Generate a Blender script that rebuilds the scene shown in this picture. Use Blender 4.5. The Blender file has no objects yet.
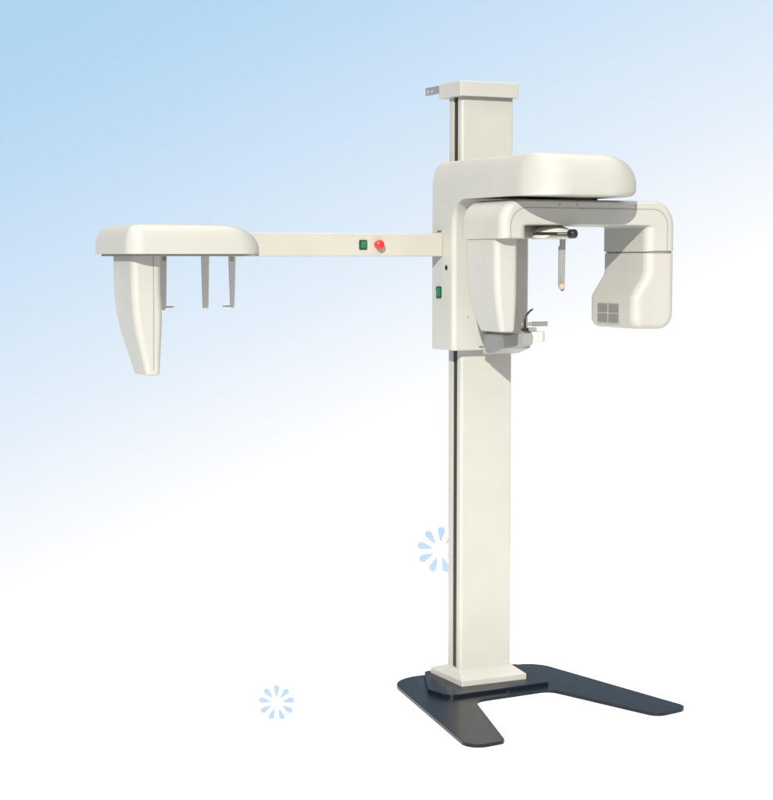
import bpy, bmesh, math, random
from mathutils import Vector, Matrix
random.seed(4)
S = bpy.context.scene
C = S.collection
PI = math.pi

# ------------------------------------------------------------------ materials
def srgb(r, g, b):
    f = lambda v: (v/255/12.92) if v/255 <= .04045 else ((v/255+.055)/1.055)**2.4
    return (f(r), f(g), f(b), 1)

def mat(name, col, rough=.4, metal=0, spec=.5, coat=0, mottle=.05, mscale=6, bump=.0, bscale=300):
    m = bpy.data.materials.new(name); m.use_nodes = True
    nt = m.node_tree; N = nt.nodes; L = nt.links
    b = N['Principled BSDF']
    b.inputs['Metallic'].default_value = metal
    b.inputs['Specular IOR Level'].default_value = spec
    b.inputs['Coat Weight'].default_value = coat
    b.inputs['Coat Roughness'].default_value = .12
    tc = N.new('ShaderNodeTexCoord')
    n1 = N.new('ShaderNodeTexNoise'); n1.inputs['Scale'].default_value = mscale; n1.inputs['Detail'].default_value = 5
    L.new(tc.outputs['Object'], n1.inputs['Vector'])
    rp = N.new('ShaderNodeMapRange')
    rp.inputs[1].default_value = .3; rp.inputs[2].default_value = .7
    rp.inputs[3].default_value = 1-mottle; rp.inputs[4].default_value = 1+mottle*.4
    L.new(n1.outputs['Fac'], rp.inputs[0])
    mx = N.new('ShaderNodeMix'); mx.data_type = 'RGBA'; mx.blend_type = 'MULTIPLY'
    mx.inputs[0].default_value = 1
    mx.inputs[6].default_value = (col[0], col[1], col[2], 1)
    L.new(rp.outputs[0], mx.inputs[7]); L.new(mx.outputs[2], b.inputs['Base Color'])
    n2 = N.new('ShaderNodeTexNoise'); n2.inputs['Scale'].default_value = mscale*3; n2.inputs['Detail'].default_value = 8
    L.new(tc.outputs['Object'], n2.inputs['Vector'])
    r2 = N.new('ShaderNodeMapRange'); r2.inputs[3].default_value = rough*.8; r2.inputs[4].default_value = rough*1.2
    L.new(n2.outputs['Fac'], r2.inputs[0]); L.new(r2.outputs[0], b.inputs['Roughness'])
    if bump:
        n3 = N.new('ShaderNodeTexNoise'); n3.inputs['Scale'].default_value = bscale; n3.inputs['Detail'].default_value = 3
        L.new(tc.outputs['Object'], n3.inputs['Vector'])
        bp = N.new('ShaderNodeBump'); bp.inputs['Strength'].default_value = bump; bp.inputs['Distance'].default_value = .001
        L.new(n3.outputs['Fac'], bp.inputs['Height']); L.new(bp.outputs[0], b.inputs['Normal'])
    return m

CREAM = mat('cream_enamel', (.392, .386, .352), .5, bump=.08, bscale=420)
CREAM2 = mat('ivory_moulding', (.392, .388, .358), .46, mottle=.04, bump=.06, bscale=300)
BEAM = mat('ivory_beam_paint', (.392, .382, .333), .5, bump=.12, bscale=420)
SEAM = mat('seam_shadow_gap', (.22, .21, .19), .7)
GAP = mat('dark_gap', (.09, .085, .07), .7)
SLOT_SHADE = mat('slot_shade_dark', (.025, .022, .016), .5, metal=.2)
GREY = mat('grey_nylon_and_shade', (.24, .24, .235), .5)
LGREY = mat('light_grey_and_shade', (.33, .33, .32), .5)
RODG = mat('rod_grey_plastic', (.42, .42, .415), .5)
WHITE = mat('white_plastic', (.55, .54, .49), .4)
BLACK = mat('black_rubber', (.012, .012, .012), .35)
NAVY = mat('navy_powder_coat', (.006, .009, .015), .3, spec=.25, mottle=.1, mscale=5, bump=.06, bscale=500)
GREEN = mat('green_rocker', (.006, .13, .055), .3, mottle=.02)
DGREEN = mat('dark_green_bezel', (.006, .035, .016), .4, mottle=.02)
RED = mat('red_plastic', (.60, .018, .016), .3, mottle=.02)
STEEL = mat('galvanised_steel', (.34, .36, .36), .45, metal=.5, mottle=.2, mscale=40)
VENT = mat('grille_grey', (.24, .24, .232), .55)
VENTD = mat('grille_dark', (.145, .145, .14), .6)
PINK = mat('skin_toned_tip', (.47, .34, .275), .5)
FLOORM = mat('white_floor', (.93, .93, .93), .7, spec=.2, mottle=.0)
DISC = mat('white_board', (.9, .9, .9), .6, spec=.2, mottle=.0)
PETAL = mat('pale_blue_petal', (.21, .275, .37), .6, spec=.2, mottle=.03)

# ------------------------------------------------------------------ mesh helpers
def link(name, bm, m, parent=None, ang=35):
    bmesh.ops.recalc_face_normals(bm, faces=bm.faces)
    ng = [f for f in bm.faces if len(f.verts) > 4]
    if ng: bmesh.ops.triangulate(bm, faces=ng, quad_method='BEAUTY', ngon_method='EAR_CLIP')
    me = bpy.data.meshes.new(name)
    bm.to_mesh(me); bm.free()
    me.materials.append(m)
    for p in me.polygons: p.use_smooth = True
    me.set_sharp_from_angle(angle=math.radians(ang))
    me.update()
    # area-weighted normals, so that flat faces stay flat next to their fillets
    ca = math.cos(math.radians(ang)); vf = [[] for _ in me.vertices]
    for p in me.polygons:
        for v in p.vertices: vf[v].append(p.index)
    Np = [p.normal.copy() for p in me.polygons]; Ar = [p.area for p in me.polygons]
    nr = []
    for p in me.polygons:
        for v in p.vertices:
            a = Vector((0, 0, 0))
            for q in vf[v]:
                if Np[q].dot(Np[p.index]) >= ca: a += Np[q]*Ar[q]
            nr.append(tuple(a.normalized()) if a.length > 1e-12 else tuple(Np[p.index]))
    me.normals_split_custom_set(nr)
    o = bpy.data.objects.new(name, me); C.objects.link(o)
    if parent: o.parent = parent
    return o

def rings(bm, R, cap0=True, cap1=True):
    V = [[bm.verts.new(p) for p in r] for r in R]
    n = len(R[0])
    for a, b in zip(V, V[1:]):
        for i in range(n):
            j = (i+1) % n
            bm.faces.new((a[i], a[j], b[j], b[i]))
    if cap0: bm.faces.new(V[0][::-1])
    if cap1: bm.faces.new(V[-1])
    return V

def rrect(x0, x1, y0, y1, r, n=8):
    """rounded rectangle, r = radii (x0y0, x1y0, x1y1, x0y1)"""
    if not isinstance(r, (list, tuple)): r = (r,)*4
    out = []
    for (cx, cy, a0, q) in ((x0+r[0], y0+r[0], PI, r[0]), (x1-r[1], y0+r[1], 1.5*PI, r[1]),
                            (x1-r[2], y1-r[2], 0, r[2]), (x0+r[3], y1-r[3], .5*PI, r[3])):
        for k in range(n+1):
            a = a0+k*PI/2/n
            out.append((cx+q*math.cos(a), cy+q*math.sin(a)))
    return out

def lid(x0, x1, y0, y1, z0, z1, r, ins, ht, bins=(0, 0, 0, 0), hb=.0, n=10, m=10, minr=.004, pw=(1, 1, 1, 1)):
    """soft-topped block. ins = how far the top fillet reaches in from x0,x1,y0,y1; ht its height"""
    bm = bmesh.new(); R = []
    def ring(s, I, z, shrink=.75, P=pw):
        rr = [max(minr, q*(1-s*shrink)) for q in r]
        return [(p[0], p[1], z) for p in rrect(x0+I[0]*s**P[0], x1-I[1]*s**P[1], y0+I[2]*s**P[2], y1-I[3]*s**P[3], rr, n)]
    if hb:
        for k in range(m//2):
            a = PI/2*(1-k/(m//2)); R.append(ring(1-math.cos(a), bins, z0+hb*(1-math.sin(a)), .12, (1, 1, 1, 1)))
    for k in range(4): R.append(ring(0, ins, z0+hb+(z1-ht-z0-hb)*k/4))
    for k in range(m+1):
        a = PI/2*k/m; R.append(ring(1-math.cos(a), ins, z1-ht+ht*math.sin(a)))
    rings(bm, R); return bm

def round_poly(P, n=8):
    """P = [(x, y, radius)] -> dense outline with filleted corners and per-point normals later"""
    out = []
    N = len(P)
    for i in range(N):
        p = Vector(P[i][:2]); a = Vector(P[i-1][:2]); b = Vector(P[(i+1) % N][:2]); r = P[i][2]
        u = (a-p).normalized(); v = (b-p).normalized()
        if r <= 0: out.append(tuple(p)); continue
        th = math.acos(max(-1, min(1, u.dot(v))))
        d = r/math.tan(th/2)
        c = p+(u+v).normalized()*(r/math.sin(th/2))
        s = p+u*d-c; e = p+v*d-c
        a0 = math.atan2(s.y, s.x); a1 = math.atan2(e.y, e.x); da = (a1-a0+PI) % (2*PI)-PI
        for k in range(n+1):
            t = a0+da*k/n; out.append((c.x+r*math.cos(t), c.y+r*math.sin(t)))
    return out

def out_normals(P):
    A = sum(P[i][0]*P[(i+1) % len(P)][1]-P[(i+1) % len(P)][0]*P[i][1] for i in range(len(P)))
    sg = 1 if A > 0 else -1
    res = []
    for i in range(len(P)):
        a = Vector(P[i-1]); p = Vector(P[i]); b = Vector(P[(i+1) % len(P)])
        e1 = (p-a); e2 = (b-p)
        n1 = Vector((e1.y, -e1.x)).normalized()*sg if e1.length > 1e-7 else None
        n2 = Vector((e2.y, -e2.x)).normalized()*sg if e2.length > 1e-7 else None
        n1 = n1 or n2; n2 = n2 or n1
        h = (n1+n2); h.normalize()
        res.append(h/max(.5, h.dot(n1)))
    return res

def prism(P, mp, d0, d1, r0=0, r1=0, wt=None, m=6):
    """outline P extruded from d0 to d1; mp(u, v, d) -> xyz; edges at d0/d1 filleted r0/r1 times wt(normal)"""
    bm = bmesh.new(); Nn = out_normals(P); R = []
    w = [(1, 1) if wt is None else wt(n, p) for n, p in zip(Nn, P)]
    sg = 1 if d1 > d0 else -1
    def ring(r, a, d):  # a: 0 at cap .. pi/2 at wall
        return [mp(p[0]-n.x*r*q[0]*(1-math.sin(a)), p[1]-n.y*r*q[1]*(1-math.sin(a)), d) for p, n, q in zip(P, Nn, w)]
    if r0:
        for k in range(m): a = PI/2*k/m; R.append(ring(r0, a, d0+sg*r0*(1-math.cos(a))))
    R.append(ring(0, PI/2, d0+sg*r0)); R.append(ring(0, PI/2, d1-sg*r1))
    if r1:
        for k in range(m-1, -1, -1): a = PI/2*k/m; R.append(ring(r1, a, d1-sg*r1*(1-math.cos(a))))
    rings(bm, R); return bm

XY = lambda u, v, d: (u, v, d)
XZ = lambda u, v, d: (u, d, v)
YZ = lambda u, v, d: (d, u, v)

def bx(bm, x0, x1, y0, y1, z0, z1, b=0):
    r = bmesh.ops.create_cube(bm, size=1)
    for v in r['verts']:
        v.co = Vector(((x0+x1)/2+v.co.x*(x1-x0), (y0+y1)/2+v.co.y*(y1-y0), (z0+z1)/2+v.co.z*(z1-z0)))
    if b:
        es = list({e for v in r['verts'] for e in v.link_edges})
        bmesh.ops.bevel(bm, geom=es, offset=b, segments=3, profile=.5, affect='EDGES')
    return bm

def box(*a, b=0): return bx(bmesh.new(), *a, b=b)

def cyl(bm, p, axis, prof, n=32):
    """lathe: prof = [(dist along axis, radius)]"""
    ax = Vector(axis).normalized(); u = ax.orthogonal().normalized(); v = ax.cross(u); p = Vector(p)
    R = [[p+ax*d+(u*math.cos(2*PI*k/n)+v*math.sin(2*PI*k/n))*max(r, 1e-4) for k in range(n)] for d, r in prof]
    rings(bm, R); return bm

def tube(bm, pts, r, n=12):
    pts = [Vector(p) for p in pts]; R = []
    for i, p in enumerate(pts):
        t = (pts[min(i+1, len(pts)-1)]-pts[max(i-1, 0)]).normalized()
        u = t.cross(Vector((0, 1, 0.01))).normalized(); v = t.cross(u)
        rr = r[i] if isinstance(r, (list, tuple)) else r
        R.append([p+(u*math.cos(2*PI*k/n)+v*math.sin(2*PI*k/n))*rr for k in range(n)])
    rings(bm, R); return bm

def ribbon(pts, w, mp, d0, d1):
    """a flat narrow strip following pts"""
    bm = bmesh.new(); n = len(pts); L = []; Rr = []
    for i, p in enumerate(pts):
        t = Vector(pts[min(i+1, n-1)])-Vector(pts[max(i-1, 0)]); t.normalize(); q = Vector((-t.y, t.x))*w/2
        L.append((p[0]+q.x, p[1]+q.y)); Rr.append((p[0]-q.x, p[1]-q.y))
    R = [[mp(*L[i], d0), mp(*Rr[i], d0), mp(*Rr[i], d1), mp(*L[i], d1)] for i in range(n)]
    rings(bm, R); return bm

def loft(levels, n=8):
    """levels = (z, x0, x1, y0, y1, radii)"""
    bm = bmesh.new()
    rings(bm, [[(p[0], p[1], z) for p in rrect(x0, x1, y0, y1, r, n)] for z, x0, x1, y0, y1, r in levels])
    return bm

def smooth_levels(K, steps=6):
    """Catmull-Rom through key levels"""
    out = []
    K = [list(k) for k in K]
    for i in range(len(K)-1):
        a, b, c, d = K[max(i-1, 0)], K[i], K[i+1], K[min(i+2, len(K)-1)]
        for s in range(steps):
            t = s/steps; row = []
            for j in range(len(b)):
                row.append(.5*((2*b[j])+(-a[j]+c[j])*t+(2*a[j]-5*b[j]+4*c[j]-d[j])*t*t+(-a[j]+3*b[j]-3*c[j]+d[j])*t**3))
            out.append(row)
    out.append(K[-1])
    return out

# ------------------------------------------------------------------ the machine
TH = math.radians(26)
root = bpy.data.objects.new('xray_machine', None); C.objects.link(root)
OX, OY = .27779, 6.37431
cx0, cy0 = .07, 0.0                      # column centre in the measuring frame
root.location = (OX+cx0*math.cos(TH)-cy0*math.sin(TH), OY+cx0*math.sin(TH)+cy0*math.cos(TH), 0)
root.rotation_euler = (0, 0, TH)
root.empty_display_size = .2
root['label'] = 'cream dental X-ray machine with tall column, side beam and navy floor plate'
root['category'] = 'X-ray machine'
PARTS = []
def part(name, bm, m, parent=root, ang=35, label=None):
    if parent is root:
        bmesh.ops.translate(bm, verts=bm.verts, vec=(-cx0, -cy0, 0))
    else:
        bmesh.ops.translate(bm, verts=bm.verts, vec=(-cx0, -cy0, 0))
    o = link(name, bm, m, parent, ang)
    if label: o['label'] = label
    return o

# base
bp = round_poly([(-.392, -.772, .055), (-.246, -.755, .035), (-.085, -.252, .07), (.238, -.232, .05),
                 (.388, -.700, .045), (.545, -.668, .05), (.408, .148, .10), (-.222, .158, .15)], 10)
base = part('base_plate', prism(bp, XY, .0, .012, 0, .0012), NAVY)
mp_ = round_poly([(-.160, -.207, .05), (.268, -.185, .02), (.318, .11, .04), (-.07, .165, .03), (-.185, -.09, .05)], 8)
mount = part('mounting_plate', prism(mp_, XY, .012, .0245, 0, .0012), NAVY)
bm = bmesh.new(); cyl(bm, (.075, -.216, .0125), (0, 0, 1), [(0, .006), (.003, .006), (.004, .004)], 20)
part('bolt', bm, BLACK, base)

# column foot: lip, then slopes up to the column
fx0, fx1, fy0, fy1 = -.060, .212, -.114, .135
lv = [(.0247, fx0, fx1, fy0, fy1, .004), (.044, fx0, fx1, fy0, fy1, .004), (.0465, fx0+.003, fx1-.003, fy0+.003, fy1-.003, .004),
      (.070, -.040, .182, -.058, .055, .004), (.072, -.037, .179, -.055, .05, .004)]
part('column_foot', loft(lv, 3), CREAM2, ang=20)

# column with the slot down its left side
cpro = round_poly([(-.035, -.052, .011), (.176, -.052, .006), (.176, .044, .004), (-.035, .044, .003),
                   (-.035, .013, .001), (.010, .013, 0), (.010, -.023, 0), (-.035, -.023, .001)], 6)
col = part('column', prism(cpro, XY, .066, 2.152), CREAM)
part('slot_filler', box(-.029, .0095, -.0225, .0125, .075, 2.150), SLOT_SHADE, col)  # dark filler: the shade of the open slot put into its colour

cap = part('column_cap', prism(rrect(-.052, .186, -.074, .094, .004, 3), XY, 2.152, 2.206, .002, .004), CREAM2)
# wall bracket with two holes
def plate_holes():
    bm = bmesh.new()
    outer = rrect(.0945, .234, 2.176, 2.205, .004, 3)
    vo = [bm.verts.new((-.034, p[0], p[1])) for p in outer]
    es = [bm.edges.new((vo[i], vo[(i+1) % len(vo)])) for i in range(len(vo))]
    for hy in (.185, .215):
        vh = [bm.verts.new((-.034, hy+.0075*math.cos(2*PI*k/16), 2.1905+.0055*math.sin(2*PI*k/16))) for k in range(16)]
        es += [bm.edges.new((vh[i], vh[(i+1) % 16])) for i in range(16)]
    r = bmesh.ops.triangle_fill(bm, edges=es, use_beauty=True)
    fs = [f for f in bm.faces]
    e = bmesh.ops.extrude_face_region(bm, geom=fs)
    vs = [v for v in e['geom'] if isinstance(v, bmesh.types.BMVert)]
    bmesh.ops.translate(bm, verts=vs, vec=(.004, 0, 0))
    return bm
part('wall_bracket', plate_holes(), STEEL, cap)

# carriage: upright body, arch, overhead arm
BX0, BX1, BF, BR = -.0945, .222, -.100, .060
P = [(BR, 1.246), (BF+.003, 1.246), (BF, 1.249)]
P += [(BF, 1.50), (BF, 1.60), (BF, 1.66)]
for k in range(1, 13):
    a = PI/2*k/12
    P.append((BF-.085*(1-math.cos(a)), 1.69+.0935*math.sin(a)))
P += [(BR, 1.7835)]
wt = lambda n, p: (0, 0) if p[0] > BR-.004 else (max(0, min(1, (1.784-p[1])/.05)), .12*max(0, min(1, (1.784-p[1])/.05)))
bm = prism(P, YZ, BX0, BX1, .018, .018, wt)
lb = lid(BX0, .368, -.680, BR, 1.7837, 1.921, (.14, .17, .02, .002), (.022, .165, .045, .055), .098,
         (0, .035, .006, 0), .024, n=16, m=16, minr=.001, pw=(1.2, 1, 1.3, 1.3))
me_ = bpy.data.meshes.new('t'); lb.to_mesh(me_); lb.free(); bm.from_mesh(me_); bpy.data.meshes.remove(me_)
car = part('carriage', bm, CREAM2, ang=40)
# recessed underside plate the rotating arm hangs from
bm = bmesh.new(); cyl(bm, (.20, -.36, 1.7765), (0, 0, 1), [(0, .12), (.0085, .12)], 48)
part('pivot_ring', bm, GAP, car)
# power rocker on the side, black socket, cable slots, screw
def rocker(mp, u0, u1, v0, v1, d, sg, parent, tilt=.004):
    b = bmesh.new()
    rings(b, [[mp(p[0], p[1], d) for p in rrect(u0, u1, v0, v1, .003, 3)],
              [mp(p[0], p[1], d+sg*.003) for p in rrect(u0, u1, v0, v1, .003, 3)]])
    sw = part('rocker_switch', b, DGREEN, parent)
    b = bmesh.new(); q = .0045; vm = (v0+v1)/2
    R = [[mp(u, v, d+sg*h) for (v, h) in ((v0+q, .0025), (v1-q, .0025), (v1-q, .0085), (vm, .005), (v0+q, .0055))] for u in (u0+q, u1-q)]
    rings(b, R)
    part('rocker', b, GREEN, sw, ang=15)
    return sw
rocker(YZ, -.013, .024, 1.432, 1.474, BX0, -1, car)
bm = bmesh.new(); cyl(bm, (BX0+.002, -.050, 1.542), (-1, 0, 0), [(0, .009), (.004, .009), (.005, .006), (.0045, .004)], 24)
part('cable_socket', bm, BLACK, car)
part('slot', box(BX0-.0015, BX0+.003, -.010, .020, 1.6705, 1.6755), GAP, car)
part('slot', box(.012, .040, BF-.0015, BF+.003, 1.2555, 1.2595), GAP, car)
bm = bmesh.new(); cyl(bm, (-.035, BF+.001, 1.365), (0, -1, 0), [(0, .0035), (.002, .0035), (.003, .002)], 16)
part('screw', bm, SEAM, car)

# rotating C-arm
CF, CR = -.500, -.200
ZT = 1.7755
U = round_poly([(-.124, 1.642, 0), (-.124, ZT, .082), (.583, ZT, .088), (.583, 1.5985, 0), (.461, 1.5985, 0),
                (.461, 1.688, .006), (-.023, 1.688, .006), (-.023, 1.642, 0)][::-1], 14)
arm = part('rotating_arm', prism(U, XZ, CF, CR, .032, .032, lambda n, p: (1, .12 if p[1] < 1.70 else .3), 8), CREAM2, ang=28)
g = [( -.090, 1.643)]+[(-.090, 1.66), (-.090, 1.68)]
for k in range(0, 11):
    a = PI-PI/2*k/10; g.append((-.090+.062+.062*math.cos(a), 1.684+.062*math.sin(a)))
g += [(-.028+(.505+.028)*k/12, 1.746) for k in range(1, 12)]
for k in range(0, 11):
    a = PI/2-PI/2*k/10; g.append((.485+.058*math.cos(a), 1.688+.058*math.sin(a)))
g += [(.543, 1.66), (.543, 1.63), (.543, 1.600)]
part('seam', ribbon(g, .0022, XZ, CF-.0009, CF+.002), SEAM, arm)
for sx, sz in ((.10, 1.757), (.17, 1.757), (.19, 1.745), (.41, 1.757)):
    bm = bmesh.new(); cyl(bm, (sx, CF+.001, sz), (0, -1, 0), [(0, .0035), (.0015, .0035), (.002, .0022)], 14)
    part('screw', bm, SEAM, arm)

# sensor head under the left leg
K = [(1.643, -.120, -.030, -.452, -.235, .022), (1.60, -.120, -.030, -.452, -.235, .022), (1.53, -.119, -.030, -.452, -.236, .022),
     (1.46, -.116, -.031, -.452, -.243, .022), (1.40, -.109, -.033, -.451, -.257, .020), (1.35, -.100, -.037, -.450, -.281, .018),
     (1.332, -.096, -.039, -.449, -.292, .016)]
lv = smooth_levels(K, 5)
lv += [(1.3275, -.094, -.041, -.447, -.295, .014), (1.325, -.089, -.045, -.442, -.300, .011)]
sens = part('sensor_head', loft(lv, 8), CREAM2, ang=40)
part('neck', box(-.114, -.036, -.44, -.245, 1.636, 1.6425), GAP, sens)

# tube head under the right leg
T = round_poly([(.461, 1.5935, 0), (.461, 1.522, .035), (.407, 1.442, .045), (.407, 1.329, .036), (.583, 1.325, .058), (.583, 1.5935, 0)], 10)
def wt2(n, p):
    return (1, .05 if p[1] > 1.585 else .6)
tube_h = part('tube_head', prism(T, XZ, CF, CR-.004, .034, .034, wt2, 8), CREAM2, ang=28)
part('neck', prism(rrect(.465, .579, CF+.005, CR-.009, .032, 6), XY, 1.5925, 1.5995), SEAM, tube_h)
gx = .407
gr = part('grille', prism(rrect(-.408, -.268, 1.346, 1.416, .008, 4), YZ, gx+.002, gx-.0022, 0, .001), VENT, tube_h)
bm = bmesh.new()
for (a, b_) in ((-.4045, -.3405), (-.3355, -.2715)):
    for (c, d) in ((1.3495, 1.3785), (1.3835, 1.4125)):
        k = 0; y = a
        while y+.0035 < b_:
            bx(bm, gx-.0030, gx-.0018, y, y+.0036, c, d); y += .0064
part('vent_slots', bm, VENTD, gr)
bm = bmesh.new(); bx(bm, gx-.0034, gx-.0018, -.3402, -.3358, 1.3475, 1.4145); bx(bm, gx-.0033, gx-.0017, -.4065, -.2695, 1.3792, 1.3828)
part('divider', bm, LGREY, gr)

# forehead / temple support below the crossbar
hx, hy = .120, -.425
bm = bmesh.new(); cyl(bm, (hx, hy, 1.641), (0, 0, 1), [(0, .070), (.004, .078), (.012, .080), (.026, .070), (.038, .05), (.047, .03)], 48)
hs = part('head_support', bm, WHITE, ang=60)
bm = bmesh.new(); bx(bm, hx-.128, hx+.012, hy-.096, hy-.080, 1.653, 1.664, b=.003)
hb = part('clamp_bar', bm, BLACK, hs)
bm = bmesh.new(); bx(bm, hx-.040, hx-.003, hy-.0980, hy-.0950, 1.657, 1.661, b=.001)
part('scale', bm, STEEL, hb)
bm = bmesh.new(); cyl(bm, (hx+.018, hy-.080, 1.659), (.25, -1, 0), [(0, .010), (.003, .0155), (.024, .0155), (.028, .011), (.0285, .004)], 28)
part('knob', bm, BLACK, hb)
bm = bmesh.new(); rx = .158
rings(bm, [[(x, y, z) for (x, y) in rrect(rx-a, rx+b_, hy-.008, hy+.002, .002, 3)] for (z, a, b_) in
           ((1.642, .010, .010), (1.56, .009, .009), (1.478, .007, .007), (1.468, .0055, .0055), (1.462, .002, .002))])
bx(bm, rx-.016, rx-.0085, hy-.006, hy-.001, 1.478, 1.617)
rod = part('rest_rod', bm, GREY, hs)
part('mount_plate', box(.000, .170, hy+.085, hy+.130, 1.644, 1.6875, b=.003), CREAM2, hs)
bm = bmesh.new(); cyl(bm, (rx-.009, hy-.008, 1.479), (0, -1, 0), [(-.004, .009), (.006, .0105), (.010, .009), (.012, .004)], 24)
part('pad', bm, PINK, rod)

# chin rest
prof = [(-.098, 1.306), (-.236, 1.306), (-.250, 1.300), (-.252, 1.258), (-.225, 1.250), (-.17, 1.236), (-.098, 1.230)]
bm = prism([(a, b_) for a, b_ in prof], YZ, .028, .138, .006, .006)
ch = part('chin_rest', bm, LGREY, ang=30)  # greyed below the cream: shade on the rest is put into the colour
bm = bmesh.new()
rings(bm, [[(p[0], y, p[1]) for p in rrect(x0, x1, z0, z1, .004, 3)] for y, x0, x1, z0, z1 in
           ((-.245, .030, .082, 1.258, 1.304), (-.30, .030, .082, 1.264, 1.310), (-.345, .036, .082, 1.272, 1.318), (-.362, .040, .080, 1.276, 1.316))])
yk = part('yoke', bm, GREY, ch, ang=30)  # this grey also carries the bracket's shade in its colour
for k in range(4):
    part('notch', box(.0795, .0835, -.352+k*.024, -.340+k*.024, 1.284, 1.312, b=.001), LGREY, yk)
part('slide', box(.048, .060, -.300, -.100, 1.306, 1.312, b=.001), GREY, ch)
part('chin_block', box(.0840, .130, -.350, -.262, 1.284, 1.3205, b=.004), WHITE, ch)
part('end_cap', box(.130, .138, -.348, -.264, 1.285, 1.3195, b=.003), LGREY, ch)
bm = bmesh.new()
bx(bm, .052, .092, -.345, -.325, 1.341, 1.353, b=.002)
for k in range(7): bx(bm, .096+k*.0085, .1008+k*.0085, -.345, -.325, 1.339, 1.355, b=.001)
bx(bm, .090, .150, -.341, -.329, 1.343, 1.3505)
part('toothed_bar', bm, GREY, ch)
part('bar_holder', box(.073, .106, -.346, -.322, 1.3205, 1.3345, b=.002), GREY, ch)
bm = bmesh.new(); tube(bm, [(.054, -.352, 1.322), (.054, -.352, 1.34), (.054, -.352, 1.362), (.056, -.352, 1.372), (.065, -.352, 1.384), (.077, -.352, 1.395), (.086, -.352, 1.399)], [.005, .0045, .0038, .0038, .0036, .0034, .0026], 12)
part('bite_rod', bm, BLACK, ch)
part('rod_clamp', box(.042, .068, -.356, -.344, 1.323, 1.3335, b=.002), BLACK, ch)

# side beam
bm = box(-.93, BX0+.001, -.020, .058, 1.582, 1.664, b=.004)
beam = part('side_beam', bm, BEAM)
rocker(XZ, -.426, -.396, 1.606, 1.640, -.020, -1, beam)
bm = bmesh.new(); cyl(bm, (-.356, -.0195, 1.624), (0, -1, 0), [(0, .012), (.012, .012), (.014, .014), (.020, .0165), (.026, .0165), (.031, .012), (.033, .004)], 32)
part('stop_button', bm, RED, beam, ang=50)

# far-end cover, sensor head and ear rods
bm = lid(-1.343, -.872, -.272, .135, 1.590, 1.686, (.055, .10, .08, .04), (.05, .15, .055, .13), .085, n=14, m=16, pw=(1.8, 1, 2.4, 1))
cov = part('arm_end_cover', bm, CREAM2, ang=40)
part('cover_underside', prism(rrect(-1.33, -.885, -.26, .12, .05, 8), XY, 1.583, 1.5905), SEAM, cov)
K = [(1.583, -1.312, -1.212, -.200, .022, .024), (1.52, -1.312, -1.212, -.200, .022, .024), (1.46, -1.311, -1.211, -.200, .020, .024),
     (1.39, -1.306, -1.208, -.200, .008, .023), (1.33, -1.297, -1.211, -.200, -.010, .022), (1.27, -1.283, -1.215, -.200, -.032, .02),
     (1.21, -1.270, -1.220, -.200, -.056, .016), (1.200, -1.267, -1.221, -.198, -.060, .014)]
lv = smooth_levels(K, 5)
lv += [(1.197, -1.263, -1.225, -.193, -.066, .011)]
ceph = part('scan_head', loft(lv, 8), CREAM2, ang=40)
part('seam', ribbon([(-1.242, 1.582), (-1.242, 1.45), (-1.243, 1.35), (-1.244, 1.25), (-1.244, 1.215)], .0022, XZ, -.2009, -.198), SEAM, ceph)
def strip(x, w0, w1, y, z0, z1, t=.008):
    b = bmesh.new()
    rings(b, [[(p[0], p[1], z) for p in rrect(x-w/2, x+w/2, y-t/2, y+t/2, .002, 3)] for z, w in
              ((z1, w0), (z0+.02, w1), (z0+.008, w1*.9), (z0, w1*.35))])
    return b
YR = .06
l1 = part('ear_rod', strip(-1.121, .026, .020, YR, 1.400, 1.5835), RODG)
r1 = part('ear_rod', strip(-.872, .026, .015, YR, 1.402, 1.5835), RODG)
n1 = part('nose_rod', strip(-.970, .028, .021, YR, 1.398, 1.5835), RODG)
for o_, x0, d in ((l1, -1.119, 1), (r1, -.872, -1)):
    bm = bmesh.new(); cyl(bm, (x0, YR, 1.411), (d, 0, 0), [(0, .0028), (.010, .0028), (.034, .0022), (.036, .001)], 12)
    part('ear_plug', bm, GREY, o_)
    bm = bmesh.new(); bx(bm, x0-.006+.002*d, x0+.006+.002*d, YR-.0065, YR-.003, 1.566, 1.580, b=.001)
    part('clamp_screw', bm, SEAM, o_)

# ------------------------------------------------------------------ flower emblems: round white boards with nine pale blue petals
def emblem(px, d, dia, zc, rot, label):
    e = bpy.data.objects.new('flower_emblem', None); C.objects.link(e)
    R = dia/2
    e.location = (px, d, 0)
    e['label'] = label; e['category'] = 'emblem'; e['group'] = 'pale blue flower emblems'
    b = bmesh.new(); cyl(b, (0, .002, zc), (0, 1, 0), [(0, R*1.04), (.006, R*1.04)], 64)
    bx(b, -R*.3, R*.3, .001, .05, 0, .006)
    link('disc', b, DISC, e)
    for k in range(9):
        a = rot+2*PI*k/9
        pts = []
        prof = [(.30, .0), (.45, .06), (.62, .115), (.78, .158), (.88, .158), (.96, .105), (1.0, .0)]
        for t, w in prof: pts.append((t*R, w*R))
        for t, w in prof[-2:0:-1]: pts.append((t*R, -w*R))
        b = bmesh.new()
        P = [(u*math.cos(a)-v*math.sin(a), zc+u*math.sin(a)+v*math.cos(a)) for u, v in pts]
        bmv = prism(P, XZ, .002, -.001)
        link('petal', bmv, PETAL, e)
    return e
def at(x, y, d):   # metres across and up of a point at distance d north of the camera
    p = math.atan(143/1750); fx = (x-386.5)/1750; fz = (400-y)/1750
    yy = math.cos(p)+fz*math.sin(p); zz = -math.sin(p)+fz*math.cos(p)
    return fx/yy*d, 1.58+zz/yy*d
x1_, z1_ = at(276.5, 702.8, 5.84)
x2_, z2_ = at(440.3, 549.8, 8.52)
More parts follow.
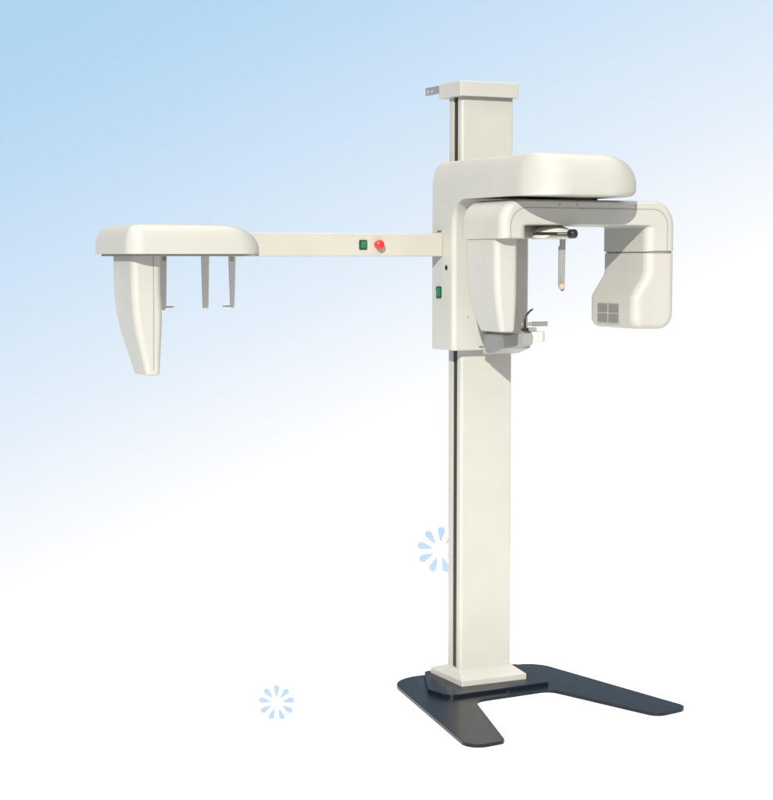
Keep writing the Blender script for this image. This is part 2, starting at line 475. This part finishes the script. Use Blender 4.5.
emblem(x1_, 5.84, .123, z1_, PI/2, 'small pale blue flower of nine petals, whole, low at the left of the floor plate')
emblem(x2_, 8.52, .232, z2_, PI/2-.05, 'larger pale blue flower half hidden behind the column')

# ------------------------------------------------------------------ floor
bm = bmesh.new(); R0 = [[(.1+2.75*math.cos(2*PI*k/96), 5.0+4.4*math.sin(2*PI*k/96), z) for k in range(96)] for z in (-.04, 0)]
rings(bm, R0)
fl = link('floor', bm, FLOORM); fl['kind'] = 'structure'

# ------------------------------------------------------------------ world: pale blue to white sky
W = bpy.data.worlds.new('World'); S.world = W; W.use_nodes = True
nt = W.node_tree; N = nt.nodes; L = nt.links
bg = N['Background']; tc = N.new('ShaderNodeTexCoord')
sep = N.new('ShaderNodeSeparateXYZ'); L.new(tc.outputs['Generated'], sep.inputs[0])
def math_(op, a, b=None, clamp=False):
    n = N.new('ShaderNodeMath'); n.operation = op; n.use_clamp = clamp
    for i, v in enumerate((a, b)):
        if v is None: continue
        if isinstance(v, (int, float)): n.inputs[i].default_value = v
        else: L.new(v, n.inputs[i])
    return n.outputs[0]
s = math_('SUBTRACT', math_('MULTIPLY', sep.outputs[0], .45), sep.outputs[2])
A_, B_ = -600, 640
u = math_('ADD', math_('MULTIPLY', s, 1750/(B_-A_)), (431-A_)/(B_-A_), True)
rp = N.new('ShaderNodeValToRGB'); L.new(u, rp.inputs[0])
st = [(-600, (62, 84, 116)), (-300, (84, 114, 152)), (-130, (130, 170, 206)), (0, (173, 212, 240)), (110, (181, 216, 243)), (220, (197, 223, 246)),
      (320, (212, 231, 248)), (430, (228, 239, 251)), (530, (245, 249, 254)), (600, (255, 255, 255))]
el = rp.color_ramp.elements
el[0].position = 0; el[0].color = srgb(*st[0][1]); el[1].position = (600-A_)/(B_-A_); el[1].color = (1.01, 1.01, 1.01, 1)
for p, c in st[1:-1]:
    e = el.new((p-A_)/(B_-A_)); e.color = srgb(*c)
ed = N.new('ShaderNodeMapRange'); ed.interpolation_type = 'SMOOTHSTEP'   # deeper sky overhead
L.new(sep.outputs[2], ed.inputs[0]); ed.inputs[1].default_value = .15; ed.inputs[2].default_value = .26; ed.inputs[3].default_value = 1; ed.inputs[4].default_value = .25
em = N.new('ShaderNodeMix'); em.data_type = 'RGBA'; em.blend_type = 'MULTIPLY'; em.inputs[0].default_value = 1
L.new(rp.outputs[0], em.inputs[6]); L.new(ed.outputs[0], em.inputs[7])
# behind the camera the sky is an even pale haze
hz = N.new('ShaderNodeMapRange'); hz.interpolation_type = 'SMOOTHSTEP'
L.new(sep.outputs[1], hz.inputs[0]); hz.inputs[1].default_value = .35; hz.inputs[2].default_value = -.35; hz.inputs[3].default_value = 0; hz.inputs[4].default_value = 1
hm = N.new('ShaderNodeMix'); hm.data_type = 'RGBA'; L.new(hz.outputs[0], hm.inputs[0]); L.new(em.outputs[2], hm.inputs[6]); hm.inputs[7].default_value = (.80, .81, .83, 1)
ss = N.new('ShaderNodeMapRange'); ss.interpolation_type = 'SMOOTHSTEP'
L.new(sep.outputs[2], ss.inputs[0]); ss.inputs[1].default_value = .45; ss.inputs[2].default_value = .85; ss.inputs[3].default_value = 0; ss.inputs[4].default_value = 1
zen_fill = N.new('ShaderNodeMix'); zen_fill.data_type = 'RGBA'; L.new(ss.outputs[0], zen_fill.inputs[0]); L.new(hm.outputs[2], zen_fill.inputs[6])
zen_fill.inputs[7].default_value = (2.1, 2.1, 2.1, 1)  # bright overhead patch out of view, added to wash the floor shadow white
bk = N.new('ShaderNodeMapRange'); bk.interpolation_type = 'SMOOTHSTEP'
L.new(sep.outputs[1], bk.inputs[0]); bk.inputs[1].default_value = .1; bk.inputs[2].default_value = -.6; bk.inputs[3].default_value = 1; bk.inputs[4].default_value = .68
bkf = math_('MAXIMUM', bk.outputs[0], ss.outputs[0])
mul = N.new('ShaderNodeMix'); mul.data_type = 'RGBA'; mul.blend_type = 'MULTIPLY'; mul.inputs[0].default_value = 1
L.new(zen_fill.outputs[2], mul.inputs[6]); L.new(bkf, mul.inputs[7])
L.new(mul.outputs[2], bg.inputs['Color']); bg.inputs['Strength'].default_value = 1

# ------------------------------------------------------------------ sun
d = Vector((.72, 1.0, -.56)); d.rotate(Matrix.Rotation(TH, 3, 'Z'))
sl = bpy.data.lights.new('sun', 'SUN'); sl.energy = 5.0; sl.angle = math.radians(.6); sl.color = (1, .957, .875)
so = bpy.data.objects.new('sun', sl); C.objects.link(so); so.rotation_euler = d.to_track_quat('-Z', 'Y').to_euler(); so.location = (-1, -3, 5)

# ------------------------------------------------------------------ camera
cd = bpy.data.cameras.new('camera'); cam = bpy.data.objects.new('camera', cd); C.objects.link(cam)
cam.location = (0, 0, 1.58)
pitch = math.atan((400-257)/1750)
cam.rotation_euler = (PI/2-pitch, 0, 0)
cd.sensor_fit = 'HORIZONTAL'; cd.sensor_width = 36; cd.lens = 36*1750/773
cd.clip_start = .1; cd.clip_end = 500
S.camera = cam
S.view_settings.view_transform = 'Standard'; S.view_settings.look = 'None'
S.view_settings.exposure = 0; S.view_settings.gamma = 1
S.render.film_transparent = False
S.cycles.max_bounces = 6
